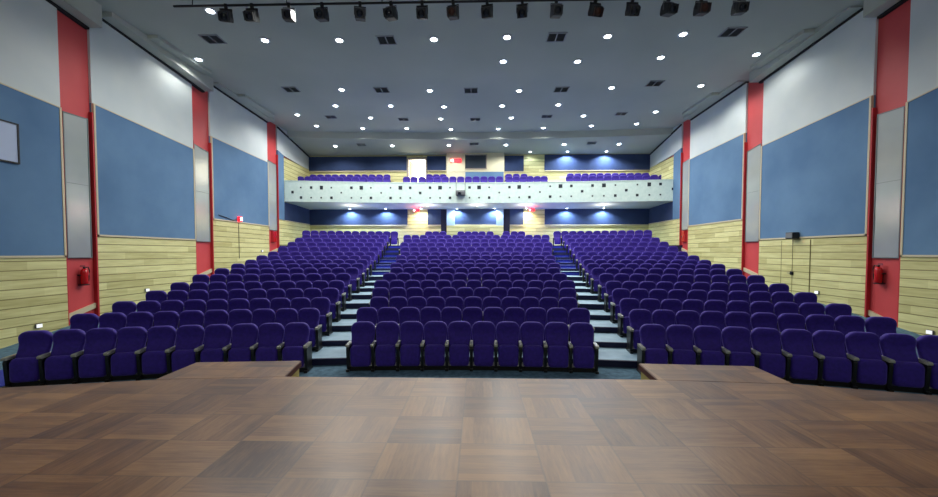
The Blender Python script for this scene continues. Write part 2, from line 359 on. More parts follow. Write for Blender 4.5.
for side, S in SIDE.items():
    X, s = S['X'], S['s']
    def xb(a, b):  # range inward from the wall plane, a<b metres
        return (X - s * b, X - s * a) if s > 0 else (X + a, X + b)
    w = MB()
    w.box(*( (X, X + .25) if s > 0 else (X - .25, X)), YS, YB + .2, -.1, 11.2, M['red'])
    # portion beside the stage
    w.box(*xb(0, TH), YS, 6.6, 0, 2.47, M['boards']); w.box(*xb(0, TH), YS, 6.6, 2.47, CEIL, M['white_wall'])
    for (y0, y1, zb, tn, tf), wd in zip(S['segs'], WEDGE[side]):
        w.box(*xb(0, TH), y0, y1, -0.05, zb, M['boards'])
        w.prism([(y0, tn), (y1, tf), (y1, CEIL), (y0, CEIL)], 'x', *xb(0, TH - .02), M['white_wall'])
        w.prism([(y0, zb), (y1, zb), (y1, tf), (y0, tn)], 'x', *xb(0, .05), M['blue'])
    # rear zone beside the balcony
    ys = S['strips'][2][1]; bal = 25.1 if s < 0 else 25.42
    w.box(*xb(0, TH), ys, YB, -0.05, 4.77, M['boards'])
    w.box(*xb(0, TH), bal + .03, YB, 5.98, 8.93, M['boards'])
    w.prism([(ys, 9.22), (bal, 9.06), (YB, 8.88), (YB, CEIL), (ys, CEIL)], 'x', *xb(0, TH - .01), M['white_wall'])
    # slanted pale skirting at the foot of the red strips
    for (y0, y1), (za, zb2) in zip(S['strips'], ((.48, .76), (1.36, 1.68), (2.45, 2.75)) if s < 0 else ((.22, .58), (1.42, 1.74), (2.5, 2.8))):
        w.prism([(y0, za), (y1, zb2), (y1, zb2 + .17), (y0, za + .17)], 'x', *xb(0, .06), M['cream'])
        w.box(*xb(0, TH + .03), y1 - .05, y1, -.05, 7.3 if y0 < 13 else 7.9 if y0 < 19 else 8.9, M['red_dark'])
        w.box(*xb(0, TH + .0), y0, y0 + .03, -.05, 7.1 if y0 < 13 else 7.7, M['red_dark'])
    struct(w, 'wall_' + side)
    # black strips painted for the shaded wall-top gap, and wedge-shaped ceiling bulkheads
    bk = MB()
    for (y0, y1, zn, zf) in WEDGE[side]:
        bk.prism([(y0, zn), (y1, zf), (y1, CEIL + .02), (y0, CEIL + .02)], 'x', *xb(0.02, .55), M['ceiling'])
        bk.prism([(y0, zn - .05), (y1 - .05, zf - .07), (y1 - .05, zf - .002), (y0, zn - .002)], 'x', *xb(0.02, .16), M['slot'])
        # shallow ledge beside the bulkhead
        bk.box(*xb(.55, .95), y0 + (y1 - y0) * .28, y0 + (y1 - y0) * .86, CEIL - .12, CEIL + .02, M['ceiling'])
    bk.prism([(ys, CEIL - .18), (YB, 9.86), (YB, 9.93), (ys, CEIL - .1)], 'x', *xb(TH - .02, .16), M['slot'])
    struct(bk, 'trim_1' if s < 0 else 'trim_2')
    # blue acoustic panels
    for i, (y0, y1, zb, tn, tf) in enumerate(S['segs']):
        p = MB(); e0 = .07
        p.prism([(y0 + e0, zb + .06), (y1 - e0, zb + .06), (y1 - e0, tf - .03), (y0 + e0, tn - .03)], 'x', *xb(.05, TH + .02), M['blue'])
        side_hint = {('left', 0): 'on wall behind the pale notice board', ('left', 1): 'left wall between first and second red strips',
                     ('left', 2): 'left wall between second and third red strips', ('right', 0): 'right wall nearest the stage',
                     ('right', 1): 'right wall above the black speaker', ('right', 2): 'right wall between second and third red strips'}[(side, i)]
        po = tag(p.build('acoustic_panel'), 'large blue fabric acoustic panel, ' + side_hint, 'acoustic panel')
        fr = MB()
        fr.box(*xb(.05, TH + .035), y0 + .01, y1 - .01, zb, zb + .06, M['cream'])
        fr.box(*xb(.05, TH + .035), y0 + .01, y0 + e0, zb, tn - .03, M['cream'])
        fr.box(*xb(.05, TH + .035), y1 - e0, y1 - .01, zb, tf - .03, M['cream'])
        fr.prism([(y0 + .01, tn - .03), (y1 - .01, tf - .03), (y1 - .01, tf), (y0 + .01, tn)], 'x', *xb(.05, TH + .03), M['cream'])
        fr.build('frame', po)
    p = MB(); e0 = .04
    p.prism([(ys + .03, 4.78), (bal - .02, 4.78), (bal - .02, 9.04), (ys + .03, 9.2)], 'x', *xb(.0, TH + .02), M['blue'])
    tag(p.build('acoustic_panel'), 'narrow tall blue panel at the balcony end, %s wall' % side, 'acoustic panel')
    p = MB(); p.box(*xb(0, TH + .01), bal + .02, YB - .01, 4.78, 5.98, M['navy'])
    po = tag(p.build('acoustic_panel'), 'dark blue side panel under the balcony, %s wall' % side, 'acoustic panel')
    fr = MB(); fr.box(*xb(0, TH + .03), bal, YB - .01, 4.73, 4.78, M['cream']); fr.build('frame', po)
    # grey reflective panels in the red strips
    zz = [(2.47, 7.0, 7.02), (3.15, 7.55, 7.4), (4.05, 8.3, 8.2)]
    for i, ((y0, y1), (za, zn, zf)) in enumerate(zip(S['strips'], zz)):
        p = MB(); a, b = y0 + .10, y1 - .16
        p.prism([(a, za), (b, za), (b, zf), (a, zn)], 'x', *xb(.005, .06), M['mirror'])
        po = tag(p.build('reflective_panel'), 'tall grey reflective panel in the %s red strip of the %s wall' % (['first', 'second', 'third'][i], side), 'wall panel')
        fr = MB()
        fr.box(*xb(.005, .075), a - .03, a, za, zn, M['grey_trim']); fr.box(*xb(.005, .075), b, b + .03, za, zf, M['grey_trim'])
        fr.box(*xb(.005, .075), a - .03, b + .03, za - .03, za, M['grey_trim'])
        fr.prism([(a - .03, zn), (b + .03, zf), (b + .03, zf + .03), (a - .03, zn + .03)], 'x', *xb(.005, .075), M['grey_trim'])
        zm = za + (zn - za) * .52; fr.box(*xb(.005, .066), a, b, zm, zm + .015, M['grey_trim'])
        fr.build('frame', po)

# wall in front of the stage area and behind the camera
w = MB(); w.box(WL - .25, WR + .25, YS - .25, YS, -.1, 11.2, M['white_wall']); struct(w, 'wall_front')

# ------------------------------------------------------------------ back wall
def BX(px, depth=YB):     # seams of the back wall, taken from the drawing of the elevation
    return (px - 478.4) / 380.0 * depth
U0 = 7.2                    # balcony walking level
def build_back():
    w = MB()
    y0, y1 = YB, YB + .25
    dl, dr = -5.33, -3.98
    w.box(WL, WR, y0, y1, 0, U0, M['boards'])
    w.box(WL, dl, y0, y1, U0, 10.9, M['boards']); w.box(dr, WR, y0, y1, U0, 10.9, M['boards'])
    w.box(dl, dr, y0, y1, 9.72, 10.9, M['boards'])
    # pale lit bays at the two lower entrances
    # projecting control booth
    w.box(BX(447), BX(503.5), YB - .35, YB, 8.66, 10.3, M['cream_wall'])
    w.box(BX(447), BX(503.5), YB - .33, YB, U0, 8.66, M['cream_wall'])
    # pale columns below
    w.box(BX(447), BX(455), YB - .3, YB, 3.0, 5.92, M['pale_blue']); w.box(BX(496), BX(503), YB - .3, YB, 3.0, 5.92, M['pale_blue'])
    w.box(BX(447), BX(503), YB - .32, YB, 3.0, 4.66, M['boards'])
    struct(w, 'wall_back')
build_back()
def navy_panel(a, b, z0, z1, label, y=YB, m='navy', rail=True):
    p = MB(); p.box(a, b, y - .06, y, z0, z1, M[m]); o = tag(p.build('acoustic_panel'), label, 'acoustic panel')
    if rail:
        q = MB(); q.box(a, b, y - .08, y, z0 - .06, z0, M['cream']); q.build('bottom_rail', o)
    return o
L0, R0 = WL + TH, WR - TH
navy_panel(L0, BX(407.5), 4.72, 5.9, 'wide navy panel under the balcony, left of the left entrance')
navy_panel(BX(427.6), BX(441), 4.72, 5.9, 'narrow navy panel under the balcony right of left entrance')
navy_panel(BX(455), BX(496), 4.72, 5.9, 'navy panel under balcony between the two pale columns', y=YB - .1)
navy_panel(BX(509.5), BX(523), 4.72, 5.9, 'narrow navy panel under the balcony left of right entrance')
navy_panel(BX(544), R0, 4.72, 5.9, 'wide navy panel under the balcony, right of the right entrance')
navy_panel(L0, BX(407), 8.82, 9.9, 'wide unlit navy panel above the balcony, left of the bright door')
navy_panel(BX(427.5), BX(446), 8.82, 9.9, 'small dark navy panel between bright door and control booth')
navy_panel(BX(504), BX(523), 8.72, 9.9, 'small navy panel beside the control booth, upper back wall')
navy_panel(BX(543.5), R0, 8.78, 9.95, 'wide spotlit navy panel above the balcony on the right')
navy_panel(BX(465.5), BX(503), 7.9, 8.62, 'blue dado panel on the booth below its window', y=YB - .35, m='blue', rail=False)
# flat dark navy strips beside the pale columns
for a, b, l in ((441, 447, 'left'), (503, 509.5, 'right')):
    p = MB(); p.box(BX(a), BX(b), YB - .05, YB, 3.1, 5.9, M['dark_flank']); tag(p.build('dark_strip'), 'dark narrow strip beside the %s pale column under balcony' % l, 'wall panel')
# booth window
p = MB(); a, b, z0, z1 = BX(465.3), BX(486.5), 8.84, 9.92; yw = YB - .35
p.box(a, b, yw - .06, yw, z0, z0 + .06, M['door_frame']); p.box(a, b, yw - .06, yw, z1 - .06, z1, M['door_frame'])
p.box(a, a + .06, yw - .06, yw, z0, z1, M['slot']); p.box(b - .06, b, yw - .06, yw, z0, z1, M['door_frame'])
wo = struct(p, 'window_1'); g = MB(); g.box(a + .06, b - .06, yw - .03, yw - .005, z0 + .06, z1 - .06, M['window_dark']); g.build('glass_pane', wo)
# bright open door
p = MB(); dl, dr = -5.33, -3.98
p.box(dl - .1, dl + .02, YB - .07, YB + .3, U0, 9.8, M['door_frame']); p.box(dr - .02, dr + .1, YB - .07, YB + .3, U0, 9.8, M['door_frame'])
p.box(dl, dr, YB - .07, YB + .3, 9.68, 9.8, M['door_frame']); do = struct(p, 'door_1')
g = MB(); g.box(-.9, .0, -.02, .03, 0, 2.45, M['cream_wall']); lf = g.build('door_leaf', do, (dl + .05, YB + .3, U0)); lf.rotation_euler = (0, 0, math.radians(-100))
g = MB(); g.box(dl - 1.2, dr + 1.2, YB + 1.5, YB + 1.52, U0 - .2, 10.4, M['daylight']); struct(g, 'sky_outside')

# ------------------------------------------------------------------ ceiling
c = MB()
def edge_y(x): return 26.15 - .55 * ((x + .07) / 12.85) ** 2
def rear_z(y): return 10.0 + .14 * (YB - y)
XC = [WL - .1 + (WR - WL + .2) * i / 32 for i in range(33)]
for i in range(32):
    a, b = XC[i], XC[i + 1]; ya, yb = edge_y(a), edge_y(b)
    c.add([(a, YS, CEIL), (b, YS, CEIL), (b, yb, CEIL), (a, ya, CEIL)], [(0, 1, 2, 3)], M['ceiling'])
    c.add([(a, ya, CEIL), (b, yb, CEIL), (b, yb + .12, rear_z(yb) - .03), (a, ya + .12, rear_z(ya) - .03)], [(0, 1, 2, 3)], M['ceiling'])
    c.add([(a, ya + .12, rear_z(ya) - .03), (b, yb + .12, rear_z(yb) - .03), (b, YB + .1, 9.98), (a, YB + .1, 9.98)], [(0, 1, 2, 3)], M['ceiling'])
c.box(WL - .2, WR + .2, YS, YB + .2, 11.1, 11.2, M['ceiling'])
struct(c, 'ceiling', fix=False)

# ------------------------------------------------------------------ balcony
def bal_y(x):    # front face of the parapet
    t = (x + .07) / 12.85
    return 26.25 - (1.12 if x < 0 else .85) * t * t
bl = empty('balcony', (0, YB, 6.0)); tag(bl, 'curved balcony with white perforated parapet across the back of hall', 'balcony')
def off(o): o.location = (0, -YB, -6.0); return o
XP = [WL + .11 + (WR - WL - .22) * i / 40 for i in range(41)]
pp = MB(); df = MB(); sf = MB(); cp = MB()
for i in range(40):
    a, b = XP[i], XP[i + 1]; ya, yb = bal_y(a), bal_y(b)
    def hexa(m_, dy0, dy1, z0, z1, mat_):
        m_.add([(a, ya + dy0, z0), (b, yb + dy0, z0), (b, yb + dy1, z0), (a, ya + dy1, z0), (a, ya + dy0, z1), (b, yb + dy0, z1), (b, yb + dy1, z1), (a, ya + dy1, z1)],
               [(0,3,2,1),(4,5,6,7),(0,1,5,4),(2,3,7,6)] + ([(3,0,4,7)] if i == 0 else []) + ([(1,2,6,5)] if i == 39 else []), mat_)
    hexa(pp, 0, .14, 6.02, 7.40, M['parapet']); hexa(cp, -.02, .17, 7.37, 7.42, M['parapet'])
    sf.add([(a, ya + .02, 6.02), (b, yb + .02, 6.02), (b, YB, 5.9), (a, YB, 5.9)], [(0, 1, 2, 3)], M['soffit'])
    df.add([(a, ya + .14, 7.02), (b, yb + .14, 7.02), (b, 27.75, 7.02), (a, 27.75, 7.02)], [(0, 1, 2, 3)], M['carpet'])
    df.add([(a, 27.75, 7.02), (b, 27.75, 7.02), (b, 27.75, 7.4), (a, 27.75, 7.4)], [(0, 1, 2, 3)], M['riser'])
    df.add([(a, 27.75, 7.4), (b, 27.75, 7.4), (b, YB, 7.4), (a, YB, 7.4)], [(0, 1, 2, 3)], M['carpet'])
# dark raised squares in place of shaded recesses in the parapet: (px, top row size, bottom row size) or middle
S_, M_, L_ = .10, .17, .25
holes = []
def hole(px, py, sz):
    x = (px - 478.4) / 380.0 * 26.2
    for _ in range(3): x = (px - 478.4) / 380.0 * (bal_y(x) + x * .0248)
    y = bal_y(x); z = 2.62 + (252.5 - py) * (y + x * 0.0248 - .1) / 380.0
    holes.append((x, z, sz))
def pair(px, t, b, dy=0): hole(px, 187.6 + dy, t); hole(px, 197.8 + dy, b)
hole(288.9, 190.8, M_)
for px, t, b in ((297.7,S_,M_),(308.4,M_,S_),(318.8,L_,S_),(329.4,S_,M_),(350,M_,S_),(360,L_,S_),(370,S_,M_),(390,S_,M_),(400,L_,S_),(410,M_,S_),
                 (430,M_,S_),(440,L_,S_),(450,S_,M_),(469.5,M_,S_),(479,L_,S_),(489,S_,M_),(509,M_,S_),(518.6,L_,S_),(528.7,S_,M_),(549,S_,M_),(559,L_,S_),
                 (569.5,M_,S_),(590,M_,S_),(601,L_,S_),(612,S_,M_),(633,S_,M_),(644.5,L_,S_),(655,M_,S_)):
    dy = -1.6 * ((px - 476) / 190.0) ** 2
    if px > 540: dy -= .3
    pair(px, t, b, dy)
for px, sz in ((339.6, S_), (380.5, S_), (420, M_), (499, S_), (539, S_), (580, M_), (622.5, M_), (667, M_)):
    hole(px, 192.9 - 2.2 * ((px - 476) / 190.0) ** 2, sz)
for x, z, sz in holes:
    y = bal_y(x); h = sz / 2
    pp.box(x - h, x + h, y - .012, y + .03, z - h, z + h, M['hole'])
off(pp.build('parapet', bl)); off(cp.build('coping', bl)); off(sf.build('soffit', bl)); off(df.build('deck', bl))

# ------------------------------------------------------------------ seats
def outline_pts(w_top, w_bot, h, rt, rb, n=5):
    """closed outline (x,z) from z=0 to h, rounded corners"""
    pts = []
    def corner(cx, cz, r, a0, a1):
        for i in range(n + 1):
            a = a0 + (a1 - a0) * i / n; pts.append((cx + r * math.cos(a), cz + r * math.sin(a)))
    def side(sg):
        z0, z1 = rb, h - rt; out = []
        for i in range(1, n):
            t = i / n; out.append((sg * (w_bot / 2 + (w_top - w_bot) / 2 * (t ** .8)), z0 + (z1 - z0) * t))
        return out
    corner(w_bot / 2 - rb, rb, rb, -PI / 2, 0)
    pts += side(1)
    corner(w_top / 2 - rt, h - rt, rt, 0, PI / 2)
    corner(-w_top / 2 + rt, h - rt, rt, PI / 2, PI)
    pts += side(-1)[::-1]
    corner(-w_bot / 2 + rb, rb, rb, PI, 1.5 * PI)
    return pts
def pad(mb, pts, rings_f, rings_b, m, T, cz, prof=None):
    """cushion: rings of the outline scaled about its centre, each at a depth"""
    n = len(pts); vs = []; fs = []
    rings = list(reversed(rings_b)) + rings_f
    for s, dpt in rings:
        for x, z in pts:
            zz = cz + (z - cz) * s
            vs.append(T @ Vector((x * s, dpt - (prof(zz) if prof and dpt < -.03 else 0), zz)))
    for j in range(len(rings) - 1):
        for i in range(n): fs.append((j * n + i, j * n + (i + 1) % n, (j + 1) * n + (i + 1) % n, (j + 1) * n + i))
    fs.append(tuple(range(n))[::-1]); fs.append(tuple((len(rings) - 1) * n + i for i in range(n)))
    mb.add(vs, fs, m, True)
W = 0.55
def back_profile(z):     # headrest roll at the top, hollow below it, lumbar swelling lower down
    t = z / .70
    return .036 * math.exp(-((t - .92) / .12) ** 2) - .036 * math.exp(-((t - .58) / .16) ** 2) + .034 * math.exp(-((t - .22) / .2) ** 2)
TB = Matrix.Translation((0, -.17, .36)) @ Matrix.Rotation(math.radians(-13), 4, 'X')
TS = Matrix.Translation((0, -.33, .10)) @ Matrix.Rotation(math.radians(-4), 4, 'X')
def seat_parts(lod):
    n = 5 if lod else 2
    P = {}
    b = MB(); o = outline_pts(.54, .45, .70, .17, .05, n)
    if lod:
        pad(b, o, [(1, -.012), (.985, -.045), (.95, -.068), (.89, -.08), (.8, -.082), (.68, -.076), (.52, -.070), (.36, -.068), (.2, -.067)], [(.98, .012), (.95, .02)], M['fabric'], TB, .36, back_profile)
    else:
        pad(b, o, [(1, -.012), (.95, -.068), (.82, -.08), (.6, -.075), (.3, -.07)], [(.96, .02)], M['fabric'], TB, .36, back_profile)
    P['backrest'] = b
    s = MB(); o = outline_pts(.46, .43, .47, .10, .06, n)
    if lod:
        pad(s, o, [(1, -.0), (.985, -.05), (.93, -.08), (.8, -.092), (.5, -.098)], [(.98, .03), (.93, .045)], M['fabric'], TS, .24)
    else:
        pad(s, o, [(1, -.0), (.96, -.06), (.8, -.09)], [(.95, .045)], M['fabric'], TS, .24)
    P['seat'] = s
    sh = MB()
    if lod:
        pad(sh, outline_pts(.46, .42, .60, .12, .05, 4), [(1, .012)], [(1, .03), (.94, .042)], M['shell'], Matrix.Translation((0, .0, .04)) @ TB, .3)
        sh.box(-.25, .25, -.26, -.20, .40, .46, M['frame_metal']); P['back_shell'] = sh
        kb = MB(); kb.box(-.245, .245, -.33, -.02, 0, .10, M['frame_metal']); P['dark_underseat_block'] = kb  # black block added for the darkness under the seat
    def arm(x):
        a = MB(); T = Matrix.Translation((x, 0, 0))
        a.prism([(-.43, .565), (-.415, .545), (-.08, .565), (-.05, .60), (-.08, .615), (-.40, .605), (-.425, .592)], 'x', x - .036, x + .036, M['arm'])
        return a
    def leg(x):
        g = MB()
        g.prism([(-.36, .05), (-.05, .05), (-.03, .57), (-.36, .56), (-.40, .50)], 'x', x - .03, x + .03, M['frame_metal'])
        g.box(x - .035, x + .035, -.42, .0, 0, .05, M['frame_metal'])
        return g
    P['armrest'] = arm(-W / 2); P['side_support'] = leg(-W / 2)
    P['armrest2'] = arm(W / 2); P['side_support2'] = leg(W / 2)
    return P
hi, lo = seat_parts(True), seat_parts(False)
DATA = {k: hi[k].data('auditorium_seat_' + k) for k in hi}
def seat_pos(x, k):
    R = 31 + PITCH * k; y = arc_y(x, R); return (x, y, FZ[k]), math.asin((CX - x) / R)
def place_row(k, x0, n, dirn):
    """n seat centres from x0 stepping along the arc in direction dirn"""
    R = 31 + PITCH * k; out = []; a = math.asin((x0 - CX) / R)
    for i in range(n):
        x = CX + R * math.sin(a); out.append(x); a += dirn * W / R
    return out
NC = [10, 11, 11, 12, 13, 13, 13, 14, 14, 15, 15, 16, 17, 17, 18]
LA = [4.08, 4.35, 4.56, 4.75, 5.00, 5.20, 5.27, 5.42, 5.59, 5.78, 5.90, 6.02, 6.11, 6.27, 6.38]
RA = [3.83, 4.07, 4.28, 4.49, 4.69, 4.85, 4.93, 5.08, 5.25, 5.43, 5.56, 5.70, 5.80, 5.88, 5.95]
seats = []   # (pos, rot, label, is row end flag)
for k in range(15):
    n = NC[k]; x0 = -.15 + (-.0 if k % 2 == 0 else .0) - (n - 1) * W / 2
    for i, x in enumerate(place_row(k, x0, n, 1)):
        seats.append((k, x, 'centre', i, i == n - 1))
    for side, A, sgn in (('left', LA, -1), ('right', RA, 1)):
        xs = place_row(k, sgn * A[k], 10, sgn)
        for i, x in enumerate(xs): seats.append((k, x, side, i, (i == 0) if sgn < 0 else (i == 9)))
backs = []
R15 = 31 + PITCH * 15
for i in range(12): backs.append((15, -5.95 - .53 * i, 'left', i, i == 0)); backs.append((15, 5.52 + .53 * i, 'right', i, i == 11))
for px in (429, 436, 443, 461, 468, 475, 482, 490, 506, 514, 521): backs.append((15, (px - 478.4) / 13.95, 'centre', 0, True))
def dist(s): (x, y, z), r = seat_pos(s[1], s[0]); return math.hypot(x, y)
seats.sort(key=dist)
near, rest = seats[:300], seats[300:] + backs
proto = None
for k, x, blk, i, end in near:
    pos, rot = seat_pos(x, k)
    if blk == 'centre':
        lab = 'purple tip-up seat, %s from the left aisle in the centre block\'s %s row' % (ORD[i], ORD[k])
    else:
        lab = 'purple tip-up seat, %s from the aisle in the %s block\'s %s row' % (ORD[i], blk, ORD[k])
    r = empty('auditorium_seat', pos, rot); tag(r, lab, 'seat', 'purple seats of the %s seating block' % blk)
    for part in ('backrest', 'seat', 'back_shell', 'dark_underseat_block', 'armrest', 'side_support') + (('armrest2', 'side_support2') if end else ()):
        o = bpy.data.objects.new(part.rstrip('2'), DATA[part]); COL.objects.link(o); o.parent = r
far = MB()
def put(pos, rot):
    T = Matrix.Translation(pos) @ Matrix.Rotation(rot, 4, 'Z')
    for p in ('backrest', 'seat', 'armrest', 'side_support', 'side_support2'): far.merge(lo[p], T)
for k, x, blk, i, end in rest:
    pos, rot = seat_pos(x, k)
    if pos[1] > YB - .25: pos = (pos[0], YB - .25, pos[2])
    put(pos, rot)
# balcony seats
def bal_x(px, y): return (px - 478.4) / 380.0 * y
def bal_row(p0, p1, y, z, curve=0.0):
    x0, x1 = bal_x(p0, y) + W / 2, bal_x(p1, y) - W / 2; n = max(1, int(round((x1 - x0) / W)) + 1)
    for i in range(n):
        x = x0 + (x1 - x0) * i / max(1, n - 1); yy = y - curve * (x / 12.8) ** 2
        put((x, yy, z), -x / 60.0)
bal_row(298, 391, 27.5, 7.02, .3); bal_row(403, 503, 27.5, 7.02); bal_row(505, 547, 27.5, 7.02); bal_row(564, 660, 27.5, 7.02, .3)
bal_row(310, 391, 28.55, 7.4, .15); bal_row(426, 447, 28.55, 7.4); bal_row(504.5, 527, 28.55, 7.4); bal_row(565, 645, 28.55, 7.4, .15)
o = far.build('auditorium_seat_rows', fix=False)
tag(o, 'hundreds of small purple seats filling the rear rows and the balcony', 'seats', kind='stuff')

# ------------------------------------------------------------------ ceiling lights
def add_light(kind, loc, power, color=(1, 1, 1), size=.08, spot=150, blend=.6, rot=(0, 0, 0)):
    l = bpy.data.lights.new('lamp_light', kind); l.energy = power; l.color = color
    if kind in ('SPOT', 'POINT'): l.shadow_soft_size = size
    if kind == 'SPOT': l.spot_size = math.radians(spot); l.spot_blend = blend
    o = bpy.data.objects.new('lamp_light', l); COL.objects.link(o); o.location = loc; o.rotation_euler = rot
    return o
DP = dict(MAIN=250.0, REAR=170.0, WALL=300.0)
COOL = (1.0, 1.0, 0.95)
ring = MB(); ring.lathe([(.12, .0), (.12, -.03), (.19, -.02), (.195, 0)], M['ring'], n=24)
lens = MB(); lens.lathe([(.118, -.005), (.118, -.035), (.09, -.05), (.04, -.056)], M['lamp'], n=24)
RING, LENS = ring.data('downlight_ring'), lens.data('downlight_lens')
def downlight(x, y, z, label, group, power, scale=1.0, tilt=0.0, spot=155, color=COOL):
    r = empty('ceiling_downlight', (x, y, z)); r.scale = (scale,) * 3; tag(r, label, 'ceiling light', group)
    r.rotation_euler = (math.atan(-.14) if tilt else 0, 0, 0)
    for nm, d_ in (('trim_ring', RING), ('lamp_lens', LENS)):
        o = bpy.data.objects.new(nm, d_); COL.objects.link(o); o.parent = r
    if power: add_light('SPOT', (x, y, z - .1 * scale), power, color, .08, spot, .5)
rows = [('row hidden behind the hanging spotlights', [(-9.07, 12.91), (-5.37, 13.11)]),
 ('row nearest the spotlight pipe', [(-8.22, 14.71), (-5.36, 14.78), (-1.71, 14.8), (1.08, 14.73), (4.88, 14.76), (7.65, 14.69)]),
 ('second row from the spotlight pipe', [(-11.84, 16.07), (1.05, 16.56), (4.23, 16.64), (7.63, 16.39), (11.45, 16.24)]),
 ('third row from the spotlight pipe', [(-6.87, 19.18), (-2.46, 19.4), (2.05, 19.52), (6.59, 19.28), (10.88, 19.16)]),
 ('fourth row from the spotlight pipe', [(-10.74, 22.56), (-7.96, 21.24), (-4.89, 21.32), (-1.94, 21.53), (1.31, 21.47), (4.41, 21.4), (10.28, 22.6)]),
 ('fifth row from the spotlight pipe', [(-10.44, 24.54), (-6.54, 23.17), (-2.3, 23.45), (1.98, 23.38), (6.26, 23.15)]),
 ('row just before the ceiling step', [(-7.62, 25.1), (-4.72, 25.17), (-1.83, 25.45), (1.29, 25.42), (4.24, 25.29), (7.27, 24.97), (10.03, 24.66)])]
for rn, pts in rows:
    for i, (x, y) in enumerate(pts):
        downlight(x, y, CEIL, 'round white ceiling light, %s from the left in the %s' % (ORD[i], rn), 'round lights in the main ceiling', DP['MAIN'] * (.4 if abs(x) > 11.2 else 1))
for i, px in enumerate((335.4, 392.5, 449, 505.4, 562.5, 616.2)):
    y = 27.2; x = (px - 478.4) / 380 * y
    downlight(x, y, rear_z(y), 'round white light, %s from the left in the low ceiling above balcony' % ORD[i], 'lights above the balcony', DP['REAR'], tilt=1)
for i, (px, e) in enumerate(((529.3, 0), (565.8, 1), (603.9, 1))):
    x = (px - 478.4) / 380 * 28.5
    downlight(x, 28.45, rear_z(28.45), 'small light over the upper back wall, %s of three from the control booth' % ORD[i], 'wall-washing lights above the balcony', DP['WALL'] * (1.7 if e else .15), .7, 1, 150, (.75, .88, 1))
for i, px in enumerate((349, 385, 421, 456.8, 494.3, 526, 566, 602.6)):
    x = (px - 478.4) / 380 * 28.4; warm = px in (421, 526)
    downlight(x, 28.5, 5.91, 'small light beneath the balcony, %s from the left in the row along the back wall' % ORD[i], 'lights under the balcony beside the back wall', DP['WALL'] * (.8 if warm else 1.5), .6, 0, 150, (1, .93, .72) if warm else (.7, .87, 1))
for i, px in enumerate((351.8, 427.6, 477, 524.3, 600.6)):
    x = (px - 478.4) / 380 * 27.2
    downlight(x, 27.0, 5.975, 'small light beneath the balcony, %s from the left in the row near the parapet' % ORD[i], 'lights under the balcony near the parapet', 0, .7)
    add_light('POINT', (x, 27.0, 5.5), 34, (1, .98, .92), .06)

# ------------------------------------------------------------------ ceiling vents
vf = MB(); vf.box(-.42, .42, -.36, -.31, -.03, 0, M['vent_frame']); vf.box(-.42, .42, .31, .36, -.03, 0, M['vent_frame'])
vf.box(-.42, -.37, -.31, .31, -.03, 0, M['vent_frame']); vf.box(.37, .42, -.31, .31, -.03, 0, M['vent_frame']); vf.box(-.025, .025, -.31, .31, -.03, 0, M['vent_frame'])
vs = MB()
vs.box(-.37, .37, -.31, .31, -.004, 0, M['vent_back'])
for i in range(7):
    y = -.27 + i * .09
    T = Matrix.Translation((0, y, -.014)) @ Matrix.Rotation(math.radians(35), 4, 'X')
    vs.box(-.37, .37, -.028, .028, -.003, .003, M['vent'], T)
VF, VS = vf.data('vent_frame'), vs.data('vent_slats')
vents = [('row nearest the spotlight pipe', [(-10.18, 14.59), (-3.54, 14.82), (2.95, 14.78), (9.41, 14.61)]),
         ('middle row', [(-9.39, 19.11), (-4.87, 19.28), (-.38, 19.46), (4.15, 19.45), (8.52, 18.88)]),
         ('row before the ceiling step', [(-8.9, 23.0), (-4.6, 23.5), (-.2, 23.6), (4.1, 23.2), (8.4, 22.9)]),
         ('low ceiling above the balcony', [(-8.3, 27.0), (-.3, 27.0), (7.9, 27.0)])]
for rn, pts in vents:
    for i, (x, y) in enumerate(pts):
        low = y > 26.5
        r = empty('ceiling_vent', (x, y, rear_z(y) if low else CEIL)); r.rotation_euler = (math.atan(-.14) if low else 0, 0, 0)
        r.scale = (.85, .85, 1) if y < 22.5 else (.75, .6, 1)
        tag(r, 'square grey air vent, %s from the left in the %s' % (ORD[i], rn), 'air vent', 'ceiling air vents')
        for nm, d_ in (('frame', VF), ('grille', VS)):
            o = bpy.data.objects.new(nm, d_); COL.objects.link(o); o.parent = r

